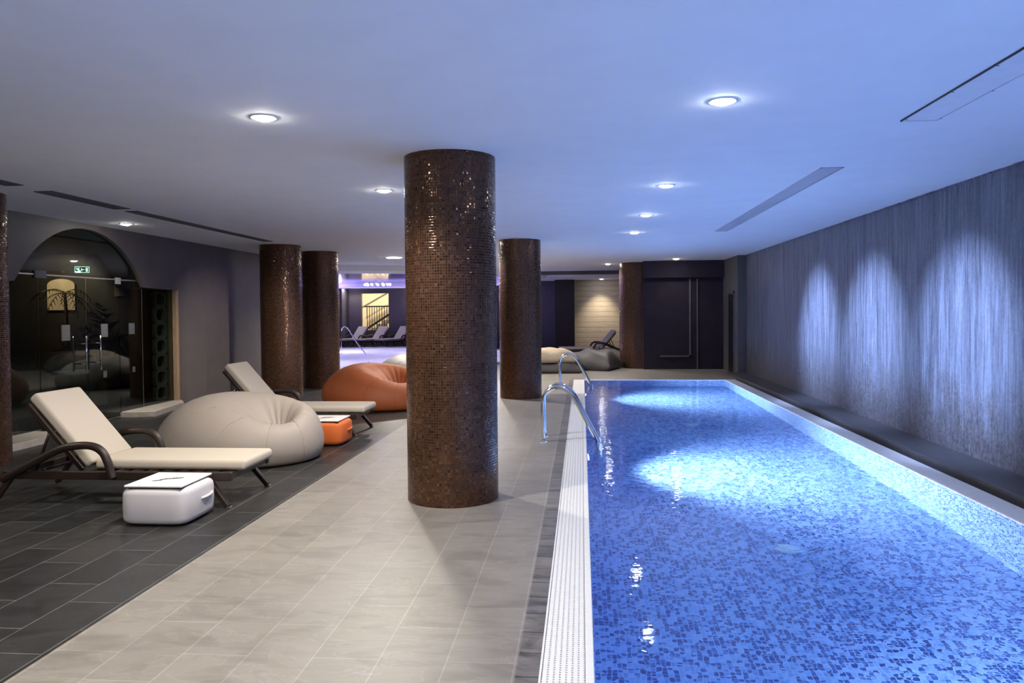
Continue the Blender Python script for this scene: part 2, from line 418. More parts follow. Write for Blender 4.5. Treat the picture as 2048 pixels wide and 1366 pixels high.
# right stone wall (ragged top edge) standing on a slate ledge
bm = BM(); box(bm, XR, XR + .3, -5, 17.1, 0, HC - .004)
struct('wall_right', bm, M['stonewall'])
bm = BM(); random.seed(3); y = 1.0
while y < 17.0:
    w = random.uniform(.03, .12); t = random.uniform(.002, .016)
    box(bm, XR - random.uniform(.004, .016), XR + .01, y, y + w, HC - t - .012, HC - .001); y += w
struct('trim_3', bm, M['stonewall'])
bm = BM(); box(bm, 3.20, XR + .05, PY0, PY1 + 1.2, -.04, .06)
struct('trim_1', bm, M['ledge'], bevel=.006)
bm = BM(); box(bm, 3.42, 3.9, 17.0, 18.75, 0, HC); struct('wall_right_far', bm, M['grey_wall'])
# door in that wall
bm = BM(); box(bm, 3.405, 3.43, 17.35, 17.42, 0, 1.86); box(bm, 3.405, 3.43, 18.02, 18.09, 0, 1.86); box(bm, 3.405, 3.43, 17.35, 18.09, 1.80, 1.86)
d1 = struct('door_1', bm, M['grey_wall'])
bm = BM(); box(bm, 3.412, 3.425, 17.42, 18.02, .01, 1.80); obj('door_leaf', bm, M['black'], d1)
# back wall right
bm = BM(); box(bm, 1.5, 3.9, 18.7, 18.9, 0, HC); struct('wall_back_right', bm, M['panel_wall'])
bm = BM(); box(bm, 1.5, 3.42, 18.55, 18.72, 2.23, HC); struct('trim_2', bm, M['panel_wall'])
bm = BM()
for a in ((1.9, 2.64, .30, .34), (2.60, 2.64, .30, 2.2), (2.78, 2.81, 0, 2.2)):
    box(bm, a[0], a[1], 18.66, 18.71, a[2], a[3])
struct('trim_4', bm, M['grey_wall'])
bm = BM(); box(bm, 1.5, 1.7, 18.9, 29.6, 0, HC); struct('wall_back_side', bm, M['grey_wall'])
bm = BM(); box(bm, -.30, 1.6, 29.5, 29.7, 0, HC); struct('wall_back', bm, M['planks'])
bm = BM(); box(bm, -3.0, -1.0, 30.0, 30.2, 0, HC); box(bm, -3.0, -2.8, 30.0, 33.4, 0, HC); struct('wall_back_centre', bm, M['violet_wall'])
bm = BM(); box(bm, -1.02, -.28, 28.9, 29.7, 0, HC - .01); struct('wall_back_pier', bm, M['dark_room'], bevel=.01)
# dropped beam before the far part
bm = BM(); box(bm, -3.0, 1.5, 22.7, 23.0, HC - .10, HC + .01); struct('trim_5', bm, M['grey_wall'])
# wall behind the camera
bm = BM(); box(bm, -7, 4.2, -5.2, -5, 0, HC); struct('wall_near', bm, M['taupe'])

# left wall with the arched opening
arc = []
cyA, rA = 9.365, 1.47; zc = 2.57 - rA
a_end = math.acos(1.265 / rA)
a_end = math.atan2(1.85 - zc, 1.265)
for k in range(33):
    a = PI - a_end - (PI - 2 * a_end) * k / 32
    arc.append((cyA + rA * math.cos(a), zc + rA * math.sin(a)))
poly = [(-5, 0), (7.85, 0), (7.85, 1.85), (8.09, 1.85)] + arc[1:-1] + [(10.64, 1.85), (11.57, 1.83), (11.57, 0), (15.4, 0), (15.4, HC), (-5, HC)]
bm = BM(); prism_x(bm, poly, XL - .42, XL)
struct('wall_left', bm, M['taupe'])
bm = BM(); box(bm, XL - .35, XL + .012, 11.50, 11.57, .0, 1.83); struct('trim_6', bm, M['wood'], bevel=.006)

# ------------------------------------------------------------------ swimming pool
pool = thing('swimming_pool', 'long blue mosaic swimming pool with white overflow channel beside the light stone deck', 'swimming pool')
PD = -1.15
def uvquad(bm, uvl, pts, uvs):
    fc = bm.faces.new([bm.verts.new(p) for p in pts])
    for lp, u in zip(fc.loops, uvs): lp[uvl].uv = u
bm = BM(); uvl = bm.loops.layers.uv.new('UVMap')
x0, x1, y0, y1 = PX0, PX1, PY0, PY1
uvquad(bm, uvl, [(x0, y0, PD), (x1, y0, PD), (x1, y1, PD), (x0, y1, PD)], [(x0, y0), (x1, y0), (x1, y1), (x0, y1)])
uvquad(bm, uvl, [(x0, y0, PD), (x0, y1, PD), (x0, y1, -.02), (x0, y0, -.02)], [(0, y0), (0, y1), (-PD, y1), (-PD, y0)])
uvquad(bm, uvl, [(x1, y0, PD), (x1, y0, -.02), (x1, y1, -.02), (x1, y1, PD)], [(5, y0), (5 - PD, y0), (5 - PD, y1), (5, y1)])
uvquad(bm, uvl, [(x0, y1, PD), (x1, y1, PD), (x1, y1, -.02), (x0, y1, -.02)], [(x0, 20), (x1, 20), (x1, 20 - PD), (x0, 20 - PD)])
uvquad(bm, uvl, [(x0, y0, PD), (x0, y0, -.02), (x1, y0, -.02), (x1, y0, PD)], [(x0, 30), (x0, 30 - PD), (x1, 30 - PD), (x1, 30)])
me = D.meshes.new('basin'); bm.to_mesh(me); bm.free(); me.materials.append(M['pool_mosaic'])
b = D.objects.new('basin', me); COL.objects.link(b); b.parent = pool; b['label'] = 'blue mosaic tiled basin'
bm = BM(); quad(bm, x0, x1, y0, y1, -.006); w = obj('water', bm, M['water'], pool)
if w.data.polygons[0].normal.z < 0: w.data.flip_normals()
w['label'] = 'rippled clear blue water'
# white lip, gutter and grate on the left
bm = BM(); box(bm, .004, .041, PY0, PY1, -.25, .0); obj('lip', bm, M['white_plastic'], pool, bevel=.006)
bm = BM(); box(bm, -.181, -.172, PY0, PY1, -.1, .0); obj('gutter_edge', bm, M['white_plastic'], pool)
bm = BM(); box(bm, -.181, .004, PY0, PY1, -.12, -.030); obj('gutter', bm, M['white_plastic'], pool)
bm = BM(); box(bm, -.275, -.181, PY0, PY1, -.1, 0.0); s_ = struct('trim_7', bm, M['strip'])
bm = BM()
for k in range(7):
    gx = -.166 + k * .0245; box(bm, gx, gx + .0165, 1.5, PY1 - .01, -.016, -.002)
gy = 1.5
while gy < PY1 - .02:
    box(bm, -.170, .002, gy, gy + .011, -.016, -.004); gy += .020
g = obj('overflow_grate', bm, M['white_plastic'], pool); g['label'] = 'white slatted overflow grate'
bm = BM(); box(bm, PX1 - .003, 3.14, PY0, PY1 + .02, -.02, .004); box(bm, -.18, 3.14, PY1 - .003, PY1 + .05, -.02, .003)
obj('coping', bm, M['coping'], pool, bevel=.004)
bm = BM(); box(bm, 3.14, 3.215, PY0, PY1, -.06, -.03); obj('drain_slot', bm, M['black'], pool)
for i, ly in enumerate((-3.4, 2.35, 8.05, 13.7)):
    bm = BM(); lathe(bm, [(.0, 0), (.115, 0), (.115, .012), (.15, .012), (.15, 0)], 28)
    bmesh.ops.rotate(bm, verts=bm.verts, cent=(0, 0, 0), matrix=Matrix.Rotation(PI / 2, 3, 'Y'))
    bmesh.ops.translate(bm, verts=bm.verts, vec=(PX0 + .003, ly, -.50))
    o = obj('underwater_light', bm, M['white_plastic'], pool, smooth=True)
    bm = BM(); lathe(bm, [(.0, 0.02), (.08, 0.018), (.108, 0.012)], 28)
    bmesh.ops.rotate(bm, verts=bm.verts, cent=(0, 0, 0), matrix=Matrix.Rotation(PI / 2, 3, 'Y'))
    bmesh.ops.translate(bm, verts=bm.verts, vec=(PX0 + .003, ly, -.50))
    obj('lens', bm, M['pool_lamp'], o, smooth=True)
    L = D.lights.new('bulb', 'SPOT'); L.energy = 2700; L.color = (1, .86, .76); L.spot_size = math.radians(126); L.spot_blend = 1.0; L.shadow_soft_size = .1
    lo = D.objects.new('bulb', L); COL.objects.link(lo); lo.parent = pool; lo.location = (PX0 + .06, ly, -.48)
    lo.rotation_euler = Vector((1, 0, .06)).to_track_quat('-Z', 'Y').to_euler()
# round floor inlets on the pool floor
for (ix, iy) in ((1.54, 5.83), (1.54, 10.95)):
    bm = BM(); lathe(bm, [(0, PD + .012), (.075, PD + .012), (.095, PD + .001)], 24, ix, iy)
    obj('floor_inlet', bm, M['inlet'], pool, smooth=True)

# pool ladders
lad = thing('pool_ladder', 'polished steel pool ladder with two handrails nearest the camera', 'pool ladder', (0, 8.52, 0), 0, 'steel ladders on the left pool edge')
for s in (-.18, .18):
    bm = BM()
    pts = catmull([(-.434, s, 0), (-.438, s, .30), (-.436, s, .46), (-.405, s, .54), (-.33, s, .592), (-.245, s, .605), (-.165, s, .565), (-.08, s, .465),
                   (.06, s, .20), (.165, s, .0), (.192, s, -.07), (.195, s, -.16), (.19, s, -.5), (.19, s, -.95)], 5)
    tube(bm, pts, .021, 14)
    hr = obj('handrail', bm, M['chrome'], lad, smooth=True)
    bm = BM(); lathe(bm, [(.0, .012), (.03, .012), (.05, .008), (.055, 0.0)], 24, -.434, s)
    obj('flange', bm, M['chrome'], hr, smooth=True)
for k, z in enumerate((-.30, -.55, -.80)):
    bm = BM(); box(bm, .15, .23, -.18, .18, z - .012, z + .012); obj('step', bm, M['brushed'], lad, bevel=.004)
dup(lad, (0, 14.82, 0), 0, 'polished steel pool ladder at the far end of the pool')

# ------------------------------------------------------------------ mosaic columns
def column(loc, r, label, sx=0):
    bm = BM(); uvl = bm.loops.layers.uv.new('UVMap'); segn = 96; pts = []
    for k in range(segn + 1):
        a = 2 * PI * k / segn
        pts.append((r * math.cos(a) + (sx if math.cos(a) > 0 else -sx) * (1 if abs(math.cos(a)) > 1e-6 else 0), r * math.sin(a)))
    L = [0]
    for a, b in zip(pts, pts[1:]): L.append(L[-1] + math.hypot(a[0] - b[0], a[1] - b[1]))
    bot = [bm.verts.new((p[0], p[1], 0)) for p in pts[:-1]]; top = [bm.verts.new((p[0], p[1], HC)) for p in pts[:-1]]
    for k in range(segn):
        k2 = (k + 1) % segn
        fc = bm.faces.new((bot[k], bot[k2], top[k2], top[k])); fc.smooth = True
        for lp, u in zip(fc.loops, ((L[k], 0), (L[k + 1], 0), (L[k + 1], HC), (L[k], HC))): lp[uvl].uv = u
    me = D.meshes.new('mosaic_column'); bm.to_mesh(me); bm.free(); me.materials.append(M['brown_mosaic'])
    o = D.objects.new('mosaic_column', me); COL.objects.link(o); o.location = loc
    tag(o, label, 'column', 'brown mosaic columns'); return o
column((-1.014, 5.836, 0), .353, 'nearest and largest brown mosaic column standing on the light stone deck')
column((-1.035, 12.70, 0), .352, 'brown mosaic column on the light deck beside the far pool ladder')
column((-5.27, 12.92, 0), .353, 'dark mosaic column just behind the farther cream lounger')
column((-5.10, 14.45, 0), .355, 'dark mosaic column directly right of the one behind the lounger')
column((1.55, 19.35, 0), .42, 'wide flat-faced reddish mosaic column beyond the far pool edge', .18)
column((-5.945, 6.85, 0), .353, 'brown mosaic column cut by the left edge of the photo')

# ------------------------------------------------------------------ sun loungers (foot end at local +x)
def make_lounger(label, group):
    t = thing('sun_lounger', label, 'sun lounger', (0, 0, 0), 0, group)
    W = .33; CW = .265
    bm = BM(); box(bm, -1.30, -.10, -CW, CW, .262, .342)
    obj('seat_cushion', bm, M['cushion'], t, bevel=.03, bseg=4)
    bm = BM(); box(bm, -.012, .70, -CW, CW, 0, .085)
    bk = obj('back_cushion', bm, M['cushion'], t, bevel=.028, bseg=4)
    ang = math.radians(180 - 54)
    bk.location = (-1.375, 0, .275); bk.rotation_euler = (0, -ang, 0)
    bk.rotation_euler = (0, -(PI - math.radians(49)), 0); bk.scale = (1, 1, -1)
    # frame
    bm = BM()
    for s in (-1, 1): box(bm, -1.98, -.17, s * W - .022, s * W + .022, .20, .262)
    for x in (-1.95, -1.30, -.70, -.20): box(bm, x - .02, x + .02, -W, W, .205, .255)
    for k in range(9): box(bm, -1.2 + k * .12, -1.2 + k * .12 + .06, -W, W, .245, .26)
    obj('frame', bm, M['rattan'], t, bevel=.006, bseg=2)
    # back frame
    bm = BM(); c, s_ = math.cos(math.radians(49)), math.sin(math.radians(49))
    def bp(u, y, off): return (-1.375 - u * c - off * s_, y, .265 + u * s_ - off * c)
    for y in (-.29, .29): obox(bm, bp(0, y, .0), bp(.66, y, .0), .035, .03, (0, 1, 0))
    for u in (.05, .2, .35, .5, .64): obox(bm, bp(u, -.29, 0), bp(u, .29, 0), .05, .015, (s_, 0, c))
    obj('back_frame', bm, M['rattan'], t, bevel=.004, bseg=2)
    bm = BM()
    for y in (-.24, .24): tube(bm, [bp(.42, y, .02), (-1.80, y, .23)], .012, 8)
    tube(bm, [(-1.80, -.26, .23), (-1.80, .26, .23)], .012, 8)
    obj('back_support', bm, M['rattan'], t, smooth=True)
    for s in (-1, 1):
        y = s * (W + .035)
        bm = BM()
        pts = catmull([(-1.085, y, .215), (-1.105, y, .27), (-1.125, y, .34), (-1.165, y, .415), (-1.24, y, .458), (-1.36, y, .462), (-1.50, y, .435), (-1.66, y, .36), (-1.84, y, .27), (-1.97, y, .20)], 5)
        tube(bm, pts, .030, 12)
        obj('armrest', bm, M['rattan'], t, smooth=True)
        for (a, b, tw) in (((-.37, y - s * .03, .235), (-.19, y - s * .01, .012), 0), ((-1.90, y - s * .02, .235), (-2.06, y - s * .01, .012), 1)):
            bm = BM(); obox(bm, a, b, .038, .048, (0, 1, 0))
            lg = obj('leg', bm, M['rattan'], t, bevel=.008, bseg=2)
            bm = BM(); box(bm, b[0] - .022, b[0] + .022, b[1] - .02, b[1] + .02, 0, .014)
            fc = obj('foot_cap', bm, M['brushed'], lg, bevel=.003); fc['label'] = 'small pale metal foot'
    return t
L1 = make_lounger('cream cushioned dark rattan sun lounger nearest the camera, beside the white pouf', 'cream sun loungers on the dark tiles')
L1.location = (-2.45, 5.77, 0)
dup(L1, (-2.47, 9.0, 0), 0, 'cream cushioned dark rattan sun lounger between the beige and orange bean bags')
gm = {'cream_canvas': M['grey_cushion']}
G2 = 'grey sun loungers behind the whirlpool'
dup(L1, (-10.4, 30.9, 0), PI + math.radians(62), 'grey cushioned sun lounger behind the whirlpool, leftmost of three', G2, gm)
dup(L1, (-9.48, 30.9, 0), PI + math.radians(62), 'grey cushioned sun lounger behind the whirlpool, middle of three', G2, gm)
dup(L1, (-8.53, 30.9, 0), PI + math.radians(62), 'grey cushioned sun lounger behind the whirlpool, rightmost of three', G2, gm)
dup(L1, (-.80, 23.3, 0), PI + math.radians(8), 'dark framed sun lounger before the lit beige plank wall', 'loungers by the back wall', gm)

# ------------------------------------------------------------------ bean bags
def beanbag(name, label, m, loc, rot=0, ph=0., hk=1.0):
    t = thing(name, label, 'bean bag', loc, rot, 'large ring shaped bean bags')
    R = .83; hx, hy = .42, -.06; nth, bm = 96, BM()
    prof = [(0.02, .30), (.06, .34), (.12, .46), (.20, .64), (.30, .82), (.42, .94), (.56, 1.0), (.74, .91), (.86, .77), (.95, .58), (.995, .38), (.985, .20), (.93, .07), (.85, .005), (.6, 0), (.25, 0)]
    rings = []
    for k in range(nth):
        a = 2 * PI * k / nth; c, s = math.cos(a), math.sin(a)
        # distance from hole to outer circle
        bq = hx * c + hy * s; disc = bq * bq - (hx * hx + hy * hy - R * R); L_ = -bq + math.sqrt(disc)
        h = (.515 - .09 * c + .08 * s + .03 * math.cos(2 * a)) * hk
        row = []
        for i, (q, z) in enumerate(prof):
            wr = 0
            if q < .5:
                wr = .012 * math.sin(17 * a + 2 * math.sin(3 * a)) * (1 - q / .5) * (.35 + .65 * max(0, -c * .5 + s * .7)) + .005 * math.sin(29 * a + 1)* (1 - q / .5)
            seam = 0
            for sa in (0.2, 1.5, 2.6, 3.7, 4.25, 4.85, 5.6):
                dd = abs((a - sa + PI) % (2 * PI) - PI) * L_ * q
                if dd < .03 and z > .05: seam = -.006 * (1 - dd / .03)
            d = q * L_ + seam * (1 if q > .7 else 0)
            row.append(bm.verts.new((hx + c * d, hy + s * d, max(0, z * h + (wr if z > .02 else 0) + seam * (1 if q <= .8 else .3)))))
        rings.append(row)
    n = len(prof)
    for k in range(nth):
        a, b = rings[k], rings[(k + 1) % nth]
        for i in range(n - 1): bm.faces.new((a[i], a[i + 1], b[i + 1], b[i]))
    cb = bm.verts.new((hx, hy, .12)); ct = bm.verts.new((hx, hy, 0))
    for k in range(nth):
        bm.faces.new((rings[k][0], rings[(k + 1) % nth][0], cb)); bm.faces.new((rings[(k + 1) % nth][-1], rings[k][-1], ct))
    obj('bag', bm, m, t, smooth=True, sub=1)
    # stitched seams
    for sa in (2.6, 3.7, 4.25, 4.85, 5.6):
        k = int(round(sa / (2 * PI) * nth)) % nth; a = 2 * PI * k / nth; c, s = math.cos(a), math.sin(a)
        bq = hx * c + hy * s; disc = bq * bq - (hx * hx + hy * hy - R * R); L_ = -bq + math.sqrt(disc)
        h = (.515 - .09 * c + .08 * s + .03 * math.cos(2 * a)) * hk
        bm = BM(); tube(bm, [(hx + c * (q * L_ - .004), hy + s * (q * L_ - .004), max(.005, z * h - .006)) for q, z in prof[6:13]], .0032, 6)
        obj('seam', bm, m, t, smooth=True)
    t.scale = (1, .84, 1); return t
beanbag('bean_bag', 'large beige leathery bean bag between the two cream loungers', M['bag_beige'], (-3.43, 7.33, 0), 0, .4, 1.02)
beanbag('bean_bag', 'large orange bean bag behind the farther cream lounger', M['bag_orange'], (-3.17, 11.35, 0), math.radians(-4), .9, 1.06)
beanbag('bean_bag', 'grey bean bag behind the orange one, half hidden by the nearest column', M['bag_grey'], (-3.22, 14.5, 0), math.radians(3), .2, 1.0)

# ------------------------------------------------------------------ poufs
def superbox(bm, hx, hy, z0, z1, e=.32, nu=40, nv=20, pinch=0):
    zc, hz = (z0 + z1) / 2, (z1 - z0) / 2
    sg = lambda v, p: math.copysign(abs(v) ** p, v)
    rows = []
    for j in range(nv + 1):
        v = -PI / 2 + PI * j / nv; row = []
        for i in range(nu):
            u = 2 * PI * i / nu
            cv = sg(math.cos(v), e * .9); k = 1 - pinch * math.sin(v) ** 2
            row.append(bm.verts.new((hx * cv * sg(math.cos(u), e) * k, hy * cv * sg(math.sin(u), e) * k, zc + hz * sg(math.sin(v), e * .8))))
        rows.append(row)
    for a, b in zip(rows, rows[1:]):
        for i in range(nu):
            i2 = (i + 1) % nu; bm.faces.new((a[i], a[i2], b[i2], b[i]))
def make_pouf(label, m, loc, rot):
    t = thing('pouf_table', label, 'pouf', loc, rot, 'square poufs with board tops')
    bm = BM(); superbox(bm, .245, .235, 0, .268, .34, pinch=.10)
    body = obj('body', bm, m, t, smooth=True, weld=True)
    bm = BM(); tube(bm, catmull([(.240, -.02, .15), (.252, .02, .150), (.253, .10, .155), (.240, .14, .16)], 5), .011, 8)
    obj('handle', bm, m, body, smooth=True)
    bm = BM(); box(bm, -.205, .205, -.215, .215, .268, .281)
    bd = obj('board', bm, M['board'], t, bevel=.004)
    bd['label'] = 'thin white square board with a small black printed mark'
    bm = BM()
    for px, py, w, d in ((-.06, -.055, .032, .014), (.06, .03, .030, .015), (.02, .008, .010, .008)):
        lathe(bm, [(0, .2818), (1, .2818)], 20); 
        vs = bm.verts[:][-40:]
        for v in vs: v.co = Vector((px + v.co.x * w, py + v.co.y * d + v.co.x * w * .4, .2818))
    tube(bm, catmull([(-.045, -.045, .2815), (-.015, -.005, .2815), (.02, 0.006, .2815), (.05, .026, .2815)], 6), .0042, 6)
    tube(bm, catmull([(-.015 + .03 * math.cos(a * PI / 6), .035 + .025 * math.sin(a * PI / 6), .2812) for a in range(13)], 2), .0010, 5)
    obj('printed_mark', bm, M['black'], bd)
    bm = BM(); box(bm, -.20, .20, -.21, .21, .262, .268); obj('board_edge', bm, M['black'], bd)
    return t
make_pouf('white fabric pouf with white board top beside the nearest lounger', M['pouf_white'], (-2.93, 5.125, 0), 0)
make_pouf('orange fabric pouf with white board top beside the farther lounger', M['pouf_orange'], (-2.85, 8.21, 0), 0)
make_pouf('white board topped pouf behind the orange bean bag, nearly hidden by the column', M['pouf_white'], (-2.72, 12.55, 0), 0)

# ------------------------------------------------------------------ floor pillows at the back
def pillow(label, m, loc, rot, w, d, h, tilt=(0, 0), seed=0):
    random.seed(seed); bm = BM(); n = 22; P = {}
    for sgn in (1, -1):
        for i in range(n + 1):
            for j in range(n + 1):
                u, v = -1 + 2 * i / n, -1 + 2 * j / n
                if sgn == -1 and (i in (0, n) or j in (0, n)): P[sgn, i, j] = P[1, i, j]; continue
                k = ((1 - u ** 4) * (1 - v ** 4)) ** .5 if (abs(u) < 1 and abs(v) < 1) else 0
                x = u * w / 2 * (1 - .10 * (1 - v * v)); y = v * d / 2 * (1 - .10 * (1 - u * u))
                rim = .22 * h + .05 * h * math.sin(7 * u + 3 * v + seed)
                z = rim + (h - .22 * h) * k * (1 + .06 * math.sin(5 * u + seed) * math.cos(4 * v)) if sgn == 1 else rim * (1 - min(1, k * 2.2))
                P[sgn, i, j] = bm.verts.new((x, y, z))
    for sgn in (1, -1):
        for i in range(n):
            for j in range(n):
                q = [P[sgn, i, j], P[sgn, i + 1, j], P[sgn, i + 1, j + 1], P[sgn, i, j + 1]]
                bm.faces.new(q if sgn == 1 else q[::-1])
    o = obj('floor_pillow', bm, m, None, smooth=True, sub=1); o.location = loc; o.rotation_euler = (tilt[0], tilt[1], rot)
    tag(o, label, 'floor pillow', 'big floor pillows beyond the far ladder'); return o
pillow('charcoal floor pillow under the beige one beyond the far ladder', M['dark_fabric'], (-.75, 17.95, 0), .1, 1.5, 1.2, .26, seed=1)
pillow('beige knitted pillow lying on the charcoal floor pillow', M['knit'], (-.72, 17.95, .24), .25, 1.15, 1.0, .32, seed=2)
pillow('slate grey floor pillow with peaked corners right of the beige pillow', M['slate_fabric'], (.28, 18.75, 0), -.35, 1.25, 1.15, .48, seed=3)
pillow('charcoal floor pillow behind the slate grey one, by the wide column', M['dark_fabric'], (.55, 20.0, 0), .2, 1.2, 1.1, .42, seed=5)

# ------------------------------------------------------------------ ceiling fittings
def slot(label, x0, x1, y0, y1, m, kind='ceiling_vent', cat='ceiling vent', slats=True):
    t = thing(kind, label, cat, ((x0 + x1) / 2, (y0 + y1) / 2, HC))
    w, l = (x1 - x0) / 2, (y1 - y0) / 2
    bm = BM()
    for a in ((-w, -w + .012, -l, l), (w - .012, w, -l, l), (-w, w, -l, -l + .012), (-w, w, l - .012, l)): box(bm, *a, -.008, .0)
    obj('frame', bm, m, t)
    bm = BM(); box(bm, -w + .012, w - .012, -l + .012, l - .012, -.003, 0); obj('backing', bm, m, t)
    if slats:
        bm = BM(); n = 5
        for k in range(n):
            x = -w + .03 + k * (2 * w - .06) / (n - 1); box(bm, x - .004, x + .004, -l + .012, l - .012, -.007, -.002)
        obj('slat', bm, m, t)
    return t
slot('long pale grey slot vent above the middle of the pool', 2.02, 2.21, 6.6, 11.72, M['grille'])
ap = slot('pale access panel with screws above the near part of the pool', 2.03, 2.26, 1.0, 5.03, M['panel'], 'ceiling_panel', 'ceiling panel', False)
bm = BM()
for yy in (-.9, -.45, 0, .45, .9, 1.35, 1.95):
    for sx in (-1, 1): lathe(bm, [(0, -.010), (.008, -.009)], 10, sx * .105, yy)
obj('screw', bm, M['black'], ap)
bm = BM(); box(bm, -.122, -.114, -2.0, 2.0, -.010, -.001); obj('gap', bm, M['black'], ap)
slot('dark slot vent above the glass doors, shortest of the left row', -5.22, -5.03, 6.85, 8.1, M['dark_grille'])
slot('long dark slot vent above the nearer loungers, ending at the first dark column', -5.22, -5.06, 8.3, 12.1, M['dark_grille'])
slot('dark slot vent cut by the left edge of the photo', -5.22, -5.05, 3.2, 6.5, M['dark_grille'])

def downlight(loc, label, power, color, aim=None, size=150, blend=.5, m='lamp', r=.062):
    t = thing('ceiling_downlight', label, 'ceiling light', loc, 0, 'round recessed downlights')
    bm = BM(); lathe(bm, [(r, -.001), (r, -.006), (r + .02, -.005), (r + .024, -.0005)], 28); obj('trim_ring', bm, M['white_plastic'], t, smooth=True)
    bm = BM(); lathe(bm, [(0, -.022), (r * .5, -.020), (r * .85, -.012), (r, -.003)], 24); obj('lamp_disc', bm, M[m], t)
    L = D.lights.new('bulb', 'SPOT'); L.energy = power; L.color = color; L.spot_size = math.radians(size); L.spot_blend = blend; L.shadow_soft_size = .045
    o = D.objects.new('bulb', L); COL.objects.link(o); o.parent = t; o.location = (0, 0, -.04)
    if aim: o.rotation_euler = (Vector(aim) - Vector(loc)).to_track_quat('-Z', 'Y').to_euler()
    return t
warm, cool = (1, .91, .79), (.42, .56, 1)
G = 240
for i, (y, lb) in enumerate(((-1.1, None), (1.67, None), (4.47, 'downlight over the dark and light deck boundary, nearest and largest on the left'),
              (7.27, 'downlight just left of the nearest mosaic column top'), (10.07, 'downlight hidden behind the nearest column, first of that row'),
              (12.87, 'downlight hidden behind the nearest column, second of that row'), (15.67, 'downlight above the deck beyond the grey bean bag'), (18.47, 'downlight above the deck before the whirlpool hall'))):
    if y == 10.07:
        downlight((-1.915, y, HC), lb, 900, warm, (XL, 12.65, .75), 36, 1.0); continue
    downlight((-1.915, y, HC), lb or 'downlight above the deck behind the camera, %s' % ('farther' if i == 0 else 'closer'), G, warm)
for i, y in enumerate((1.6, 4.43, 7.35, 9.6, 11.73)):
    lb = ('downlight above the pool behind the frame edge', 'largest downlight over the pool, near the access panel', 'second downlight over the pool, level with the slot vent end',
          'third downlight over the pool', 'fourth downlight over the pool, smallest of the close trio')[i]
    downlight((.81, y, HC), lb, 2000, cool, (XR, y + .15, 1.05), 45, 1.0, 'lamp_blue')
downlight((.67, 19.5, HC), 'downlight before the wide mosaic column', 110, warm)
downlight((-5.945, 9.47, HC), 'downlight before the arched glass entrance', 120, warm, (-6.1, 10.2, 0), 110, .8)
downlight((-5.945, 4.6, HC), 'downlight left of the camera above the dark tiles', 70, warm)
downlight((-4.05, 16.14, HC), 'wide glaring downlight between the dark columns and the nearest column', 320, warm, r=.17)
downlight((-10.2, 32.2, HC), 'small downlight beside the hall window', 60, warm)
downlight((.75, 28.7, HC), 'downlight washing the beige plank wall', 190, (1, .86, .62), (.7, 29.5, .7), 75, 1.0)
downlight((2.2, 17.9, HC), 'downlight before the violet panel wall', 12, warm, (2.3, 18.7, 1.2), 70)

# ------------------------------------------------------------------ arched glass entrance
GX = XL - .06
def pane(name, y0, y1, z0, z1, parent=None, arch=False):
    bm = BM()
    if arch:
        pts = [(y0, z0)]; pts2 = []
        for k in range(25):
            y = y0 + (y1 - y0) * k / 24; z = zc + math.sqrt(max(0, rA * rA - (y - cyA) ** 2)); pts2.append((y, max(z0 + .002, z + .01)))
        poly = [(y0, z0)] + [p for p in pts2] + [(y1, z0)]
        prism_x(bm, poly, GX - .006, GX + .006)
    else: box(bm, GX - .006, GX + .006, y0, y1, z0, z1)
    return obj(name, bm, M['glass'], parent)
ws = struct('window_1', (lambda b: (box(b, GX - .012, GX + .012, 8.09, 10.64, 1.935, 1.95), b)[1])(BM()), M['brushed'])
pane('arched_pane', 8.11, 10.62, 1.95, 2.6, ws, True)
w2 = struct('window_2', (lambda b: (box(b, GX - .012, GX + .012, 7.86, 8.53, .075, .085), b)[1])(BM()), M['brushed'])
pane('glass_pane', 7.86, 8.53, .085, 1.93, w2)
w3 = struct('window_3', (lambda b: (box(b, GX - .012, GX + .012, 10.12, 11.5, .078, .09), box(b, GX - .008, GX + .010, 10.655, 10.667, .08, 1.83), b)[2])(BM()), M['brushed'])
pane('glass_pane', 10.12, 10.65, .09, 1.93, w3); pane('glass_pane', 10.67, 11.5, .09, 1.83, w3)
for i, (y0, y1, hy, nm) in enumerate(((8.55, 9.40, 9.27, 'left'), (9.43, 10.10, 9.56, 'right'))):
    dr = struct('door_%d' % (i + 2), (lambda b: (box(b, GX - .012, GX + .012, y0, y1, .01, .03), b)[1])(BM()), M['brushed'])
    pane('glass_leaf', y0, y1, .03, 1.93, dr)
    bm = BM()
    for dx in (-.09, .09): tube(bm, [(GX + dx, hy, .72), (GX + dx, hy, 1.18)], .011, 10)
    for z in (.82, 1.08): tube(bm, [(GX - .09, hy, z), (GX + .09, hy, z)], .008, 8)
    obj('pull_handle', bm, M['chrome'], dr, smooth=True)
bm = BM(); box(bm, GX - .02, GX + .022, 8.47, 8.66, 1.90, 1.99); box(bm, GX - .02, GX + .022, 10.04, 10.14, 1.88, 1.97); struct('trim_8', bm, M['paper'])
def notice(y0, y1, z0, z1, label):
    bm = BM(); box(bm, GX + .007, GX + .009, y0, y1, z0, z1); o = obj('notice_sheet', bm, M['paper']); tag(o, label, 'notice', 'paper notices on the glass')
    o['label'] = label
    bm = BM(); n = int((z1 - z0) / .022)
    for k in range(n):
        z = z1 - .02 - k * .02; box(bm, GX + .0092, GX + .0096, y0 + .02, y1 - .02 - (.05 if k % 4 == 3 else 0), z - .005, z)
    obj('printed_lines', bm, M['print'], o)
notice(8.92, 9.08, 1.13, 1.33, 'grey printed notice on the left glass door')
notice(9.70, 9.85, 1.15, 1.33, 'grey printed notice on the right glass door')
notice(10.33, 10.47, 1.17, 1.33, 'grey printed notice on the glass pane right of the doors')
notice(9.73, 9.81, .60, .69, 'small square sticker low on the right glass door')
